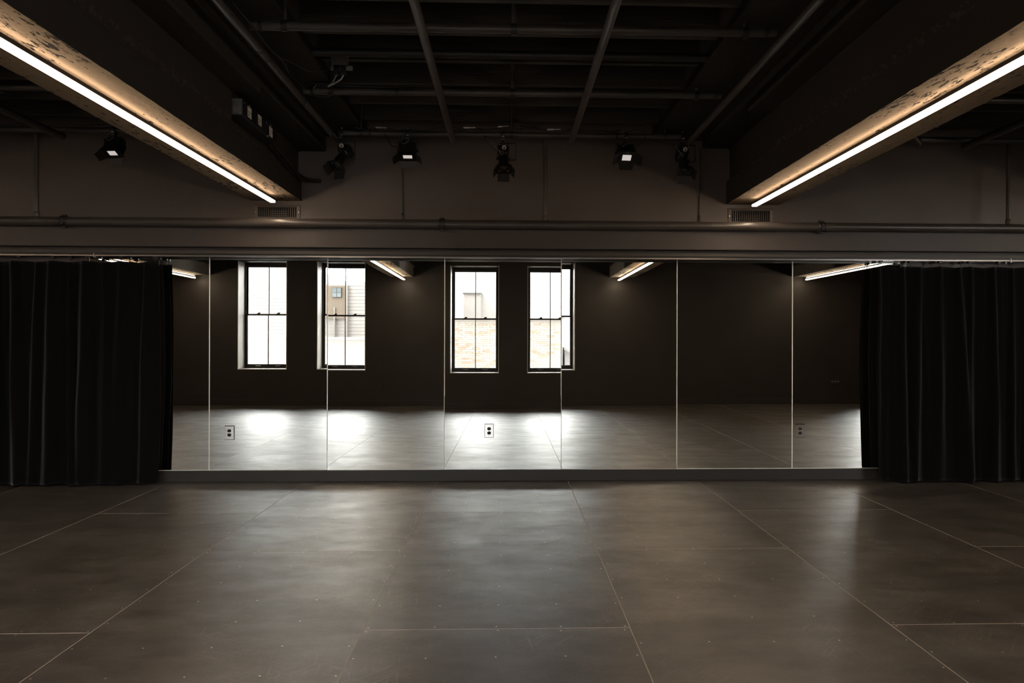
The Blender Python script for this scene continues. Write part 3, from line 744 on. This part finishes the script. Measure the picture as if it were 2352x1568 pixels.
def flood(x, z, tilt, yaw, label, sc=1.):
    y = 6.97
    t = thing('flood_light', label, 'stage light', (x, y, z), SG)
    drop = .155 * sc
    clamp_and_yoke(t, x, y, z, drop, .082 * sc)
    piv = Vector((x, y, z - drop))
    X4 = Matrix.Translation(piv) @ Matrix.Rotation(R(yaw), 4, 'Z') @ Matrix.Rotation(R(tilt), 4, 'X') @ Matrix.Scale(sc, 4)
    # local: looks along -Y, Z up
    b = MB(X4); b.box(-.072, .072, -.050, .045, -.050, .050); b.hexa([(-.072, .045, -.05), (.072, .045, -.05), (.055, .085, -.04), (-.055, .085, -.04)], [(-.072, .045, .05), (.072, .045, .05), (.055, .085, .04), (-.055, .085, .04)])
    for q in range(6): b.box(-.06 + q * .022, -.054 + q * .022, .05, .10, -.042, .042)
    bo = b.build('body', M['fixture'], t, bevel=.003)
    f = MB(X4); f.box(-.078, .078, -.066, -.050, .028, .060); f.box(-.078, .078, -.066, -.050, -.060, -.034); f.box(-.078, -.041, -.066, -.050, -.034, .028); f.box(.041, .078, -.066, -.050, -.034, .028)
    fb = f.build('bezel', M['fixture'], t, bevel=.002)
    MB(X4).box(-.041, .041, -.056, -.051, -.034, .028).build('lens', M['flood_lens'], t)
    MB(X4).box(-.016, .016, -.0668, -.0658, .044, .050).build('maker_plate', M['galv'], fb)
    for s in (1, -1): MB(X4).tube([(s * .074, 0, 0), (s * .098, 0, 0)], [.012, .014], 10).build('tilt_knob', M['fixture'], t, smooth=True)
    def flap(p):
        q = MB(X4); n_ = Vector(p[1]) - Vector(p[0]); n2 = n_.cross(Vector(p[3]) - Vector(p[0])).normalized() * .002
        q.hexa([Vector(a) - n2 for a in p], [Vector(a) + n2 for a in p]); q.build('barn_door', M['fixture'], t)
    flap([(-.07, -.067, -.062), (.07, -.067, -.062), (.058, -.112, -.098), (-.058, -.112, -.098)])
    flap([(-.07, -.067, .062), (.07, -.067, .062), (.058, -.118, .088), (-.058, -.118, .088)])
    flap([(-.080, -.067, -.055), (-.080, -.067, .055), (-.128, -.115, .044), (-.128, -.115, -.044)])
    flap([(.080, -.067, -.055), (.080, -.067, .055), (.128, -.115, .044), (.128, -.115, -.044)])
    safety_cable(t, [(x - .03, y - .03, z - .03), (x - .055, y - .04, z - .075), (x - .03, y - .045, z - .10), (x + .005, y - .04, z - .075), (x + .012, y - .03, z - .045)]).build('safety_cable', M['steel'], t, smooth=True)
    return t
def spot(x, z, tilt, yaw, label):
    y = 6.97
    t = thing('spot_light', label, 'stage light', (x, y, z), SG)
    drop = .215
    clamp_and_yoke(t, x, y, z, drop, .115, 1)
    piv = Vector((x + .005, y - .01, z - drop))
    X4 = Matrix.Translation(piv) @ Matrix.Rotation(R(yaw), 4, 'Z') @ Matrix.Rotation(R(tilt), 4, 'X')
    MB(X4).tube([(0, .135, 0), (0, .13, 0), (0, .04, 0), (0, .03, 0), (0, -.03, 0), (0, -.035, 0), (0, -.115, 0)], [.030, .044, .048, .040, .040, .044, .044], 20).build('barrel', M['fixture'], t, smooth=True)
    c = MB(X4); c.box(-.046, .046, .045, .115, -.06, .052); 
    for q in range(5): c.box(-.05, .05, .05 + q * .013, .055 + q * .013, -.064, .056)
    c.build('lamp_house', M['fixture'], t, bevel=.003)
    f = MB(X4); 
    f.box(-.056, .056, -.125, -.113, .044, .056); f.box(-.056, .056, -.125, -.113, -.056, -.044); f.box(-.056, -.044, -.125, -.113, -.044, .044); f.box(.044, .056, -.125, -.113, -.044, .044)
    f.build('gel_frame', M['fixture'], t)
    ln = MB(X4); ln.tube([(0, -.110, 0), (0, -.117, 0), (0, -.122, 0), (0, -.124, 0)], [.040, .034, .020, .004], 20); ln.build('lens', M['lens_glass'], t, smooth=True)
    for an in range(4):
        rt_ = X4 @ Matrix.Rotation(R(90 * an), 4, 'Y')
        L_ = .065 if an != 2 else .07
        n2 = .0018
        q = MB(rt_); q.hexa([(-.052, -.124, .057), (.052, -.124, .057), (.052, -.124, .061), (-.052, -.124, .061)], [(-.052, -.124 - L_ * .86, .057 + L_ * .5), (.052, -.124 - L_ * .86, .057 + L_ * .5), (.052, -.124 - L_ * .86, .061 + L_ * .5), (-.052, -.124 - L_ * .86, .061 + L_ * .5)])
        q.build('barn_door', M['fixture'], t)
    for s in (1, -1): MB(X4).tube([(s * .040, 0, 0), (s * .062, 0, 0)], [.011, .013], 10).build('focus_knob', M['fixture'], t, smooth=True)
    # dial facing the room and loop of steel safety cable
    dx, dz = x + .012, z - .128
    dl = MB(); dl.cyl((dx, y - .075, dz), (dx, y - .062, dz), .019, 20); d_ = dl.build('dial', M['pale_disc'], t, smooth=True)
    h = MB(); h.cyl((dx, y - .076, dz), (dx, y - .0748, dz), .006, 10); h.box(dx - .003, dx + .006, y - .076, y - .0748, dz - .018, dz); h.build('dial_slot', M['fixture'], d_)
    MB().box(dx - .02, dx + .02, y - .063, y - .03, dz - .02, dz + .02).build('dial_mount', M['fixture'], t)
    safety_cable(t, [(x - .07, y, z - .02), (x - .066, y - .04, z - .08), (x - .04, y - .06, z - .145), (x - .008, y - .065, z - .19), (x + .008, y - .06, z - .182), (x + .004, y - .06, z - .165), (x - .02, y - .06, z - .155), (x - .04, y - .06, z - .146)]).build('safety_cable', M['steel'], t, smooth=True)
    MB().cyl((x + .052, y - .03, z - .11), (x + .052, y - .03, z - .085), .005, 8).build('clip', M['steel'], t)
    return t
flood(-3.44, TZ, 60, -8, 'flood light with added panel glow hanging above the left curtain', .98)
spot(-1.47, TZ, 50, -24, 'black spot light turned to the left, leftmost of the middle bay')
flood(-.889, TZ, 64, 0, 'flood light with added panel glow left of the middle of the wall', .98)
spot(-.05, TZ, 58, 4, 'black spot light with pale dial hanging at the middle of the wall')
flood(1.046, TZ, 46, 6, 'flood light with added panel glow hanging at the right of the wall', 1.0)
spot(1.555, TZ, 60, 2, 'black spot light with pale dial beside the right end of the wall pipe')

# ------------------------------------------------------------------ cables on the wall pipe
def cable(label, pts, r, ends=True):
    t = thing('power_cable', label, 'cable', pts[0], 'cables lying along the ceiling pipes')
    safety_cable(t, pts, r).build('jacket', M['rubber'], t, smooth=True)
    return t
def wav(x0, x1, y, z, n_, a, seed):
    rnd = random.Random(seed)
    return [(x0 + (x1 - x0) * i / n_, y + rnd.uniform(-.012, .012), z + rnd.uniform(-a, a)) for i in range(n_ + 1)]
def plug(t, a, b, r=.011, m='galv'):
    a, b = Vector(a), Vector(b); d = b - a
    MB().tube([a, a + d * .1, a + d * .45, a + d * .5, b], [r * .6, r, r, r * .7, r * .6], 10).build('plug', M[m], t, smooth=True)
c1 = cable('black cable sagging along the wall pipe from the left spot light', wav(-1.35, -.15, 6.955, TZ + .036, 12, .010, 1), .006)
plug(c1, (-1.17, 6.93, TZ + .045), (-1.07, 6.93, TZ + .040))
c2 = cable('black cable bundle on the wall pipe around the middle spot light', wav(-.48, .55, 6.945, TZ + .042, 11, .014, 2), .007)
plug(c2, (-.40, 6.92, TZ + .048), (-.29, 6.92, TZ + .048), .010, 'steel'); plug(c2, (-.10, 6.92, TZ + .058), (0., 6.92, TZ + .066), .007, 'steel')
plug(c2, (.10, 6.915, TZ + .055), (.19, 6.915, TZ + .046), .016, 'fixture'); plug(c2, (.21, 6.915, TZ + .050), (.27, 6.915, TZ + .040), .016, 'fixture')
c3 = cable('black cable with bright plug right of the middle spot light', wav(.30, 1.0, 6.945, TZ + .040, 8, .012, 3), .006)
plug(c3, (.34, 6.92, TZ + .040), (.46, 6.92, TZ + .042), .010, 'steel')
cable('thin cable arching over the pipe beside the right flood light', [(1.06, 6.95, TZ + .03), (1.13, 6.95, TZ + .055), (1.20, 6.95, TZ + .045), (1.22, 6.935, TZ), (1.20, 6.94, TZ - .05), (1.12, 6.95, TZ - .11), (1.09, 6.96, TZ - .12)], .0045)
cable('thin cable sloping from the right flood light to the right spot light', [(1.19, 6.95, TZ - .035), (1.30, 6.95, TZ - .05), (1.40, 6.95, TZ - .062), (1.47, 6.95, TZ - .075), (1.54, 6.95, TZ - .08)], .0035)
cable('cable drooping from the wall pipe to the left flood light of the middle bay', [(-1.10, 6.95, TZ), (-1.06, 6.95, TZ - .06), (-1.03, 6.95, TZ - .11), (-.98, 6.95, TZ - .125), (-.94, 6.96, TZ - .12)], .005)
cable('cable hanging beside the middle spot light', [(-.22, 6.95, TZ), (-.20, 6.94, TZ - .06), (-.16, 6.93, TZ - .11), (-.10, 6.93, TZ - .155)], .0045)
cable('cable along the wall pipe above the left curtain', wav(-5.2, -3.5, 6.95, TZ + .034, 16, .010, 5), .006)
cable('cable along the lengthwise pipe at the left of the middle bay', [(-1.50, 4.3, PZ + .06), (-1.47, 4.6, PZ + .03), (-1.48, 4.9, PZ + .035), (-1.45, 5.1, PZ + .02), (-1.49, 5.4, PZ + .04), (-1.47, 5.75, PZ + .05)], .006)
cable('cable loop hanging to the small junction box', [(-1.46, 5.0, PZ + .02), (-1.42, 5.2, PZ + .05), (-1.36, 5.38, PZ + .06), (-1.26, 5.48, PZ + .10), (-1.17, 5.50, PZ + .15)], .005)
# junction box with two connectors hanging
jb = thing('junction_box', 'small dark junction box with two hanging connectors under the joists', 'junction box', (-1.13, 5.52, 3.22))
JX, JY = -1.17, 5.455
MB().box(JX - .056, JX + .056, JY, JY + .05, 3.215, 3.33).build('enclosure', M['grey_box'], jb, bevel=.003)
MB().box(JX - .066, JX + .086, JY + .03, JY + .045, 3.19, 3.218).build('mounting_plate', M['galv'], jb)
for dx in (-.022, .024):
    q = MB().box(JX + dx - .018, JX + dx + .018, JY + .004, JY + .04, 3.150, 3.216).build('connector', M['fixture'], jb, bevel=.004)
    ws = MB(); ws.tube([(JX + dx, JY + .02, 3.152), (JX + dx - .012, JY + .01, 3.12), (JX + dx - .035 - dx * .6, JY, 3.09), (JX - .075, JY - .01, 3.06)], .006, 8); ws.build('steel_braid', M['galv'], q, smooth=True)
cable('tangle of cable tied round the middle grid pipe under the junction box', [(-1.47, 5.78, TZ + .04), (-1.42, 5.76, TZ + .05), (-1.36, 5.77, TZ + .02), (-1.30, 5.76, TZ + .03), (-1.28, 5.765, TZ - .02), (-1.33, 5.765, TZ - .05), (-1.40, 5.765, TZ - .045), (-1.43, 5.77, TZ - .02), (-1.41, 5.77, TZ + .03), (-1.36, 5.76, TZ + .045), (-1.22, 5.77, TZ + .034), (-.9, 5.78, TZ + .032), (-.72, 5.77, TZ + .040), (-.5, 5.775, TZ + .034)], .006)
# power strip on the left beam
ps = thing('power_strip', 'black power strip with white labels on the side of the left beam', 'power strip', (-1.89, 5.7, 2.9))
PX = -1.934
MB().box(PX, PX + .105, 5.46, 6.26, 2.862, 2.975).build('enclosure', M['fixture'], ps, bevel=.004)
MB().box(PX + .004, PX + .101, 5.452, 5.460, 2.864, 2.973).build('end_plate', M['galv'], ps)
for y0, z0 in ((5.56, 2.88), (5.79, 2.89), (6.06, 2.875)):
    l_ = MB().box(PX + .105, PX + .1058, y0, y0 + .085, z0, z0 + .075).build('label_plate', M['label'], ps)
    q = MB(); q.box(PX + .1058, PX + .1062, y0 + .004, y0 + .081, z0 + .036, z0 + .040); q.box(PX + .1058, PX + .1062, y0 + .012, y0 + .03, z0 + .012, z0 + .022); q.build('print', M['label_ink'], l_)
for y0, z0 in ((5.49, 2.955), (5.60, 2.965), (5.98, 2.955), (6.10, 2.965), (6.02, 2.862)): MB().cyl((PX + .10, y0, z0), (PX + .112, y0, z0), .006, 8).build('screw', M['steel'], ps)
MB().tube([(PX + .05, 6.26, 2.90), (PX + .06, 6.4, 2.87), (PX + .06, 6.7, 2.84), (PX + .07, 7.0, 2.78), (PX + .10, 7.2, 2.77), (PX + .20, 7.30, 2.78)], .016, 10).build('conduit', M['fixture'], ps, smooth=True)
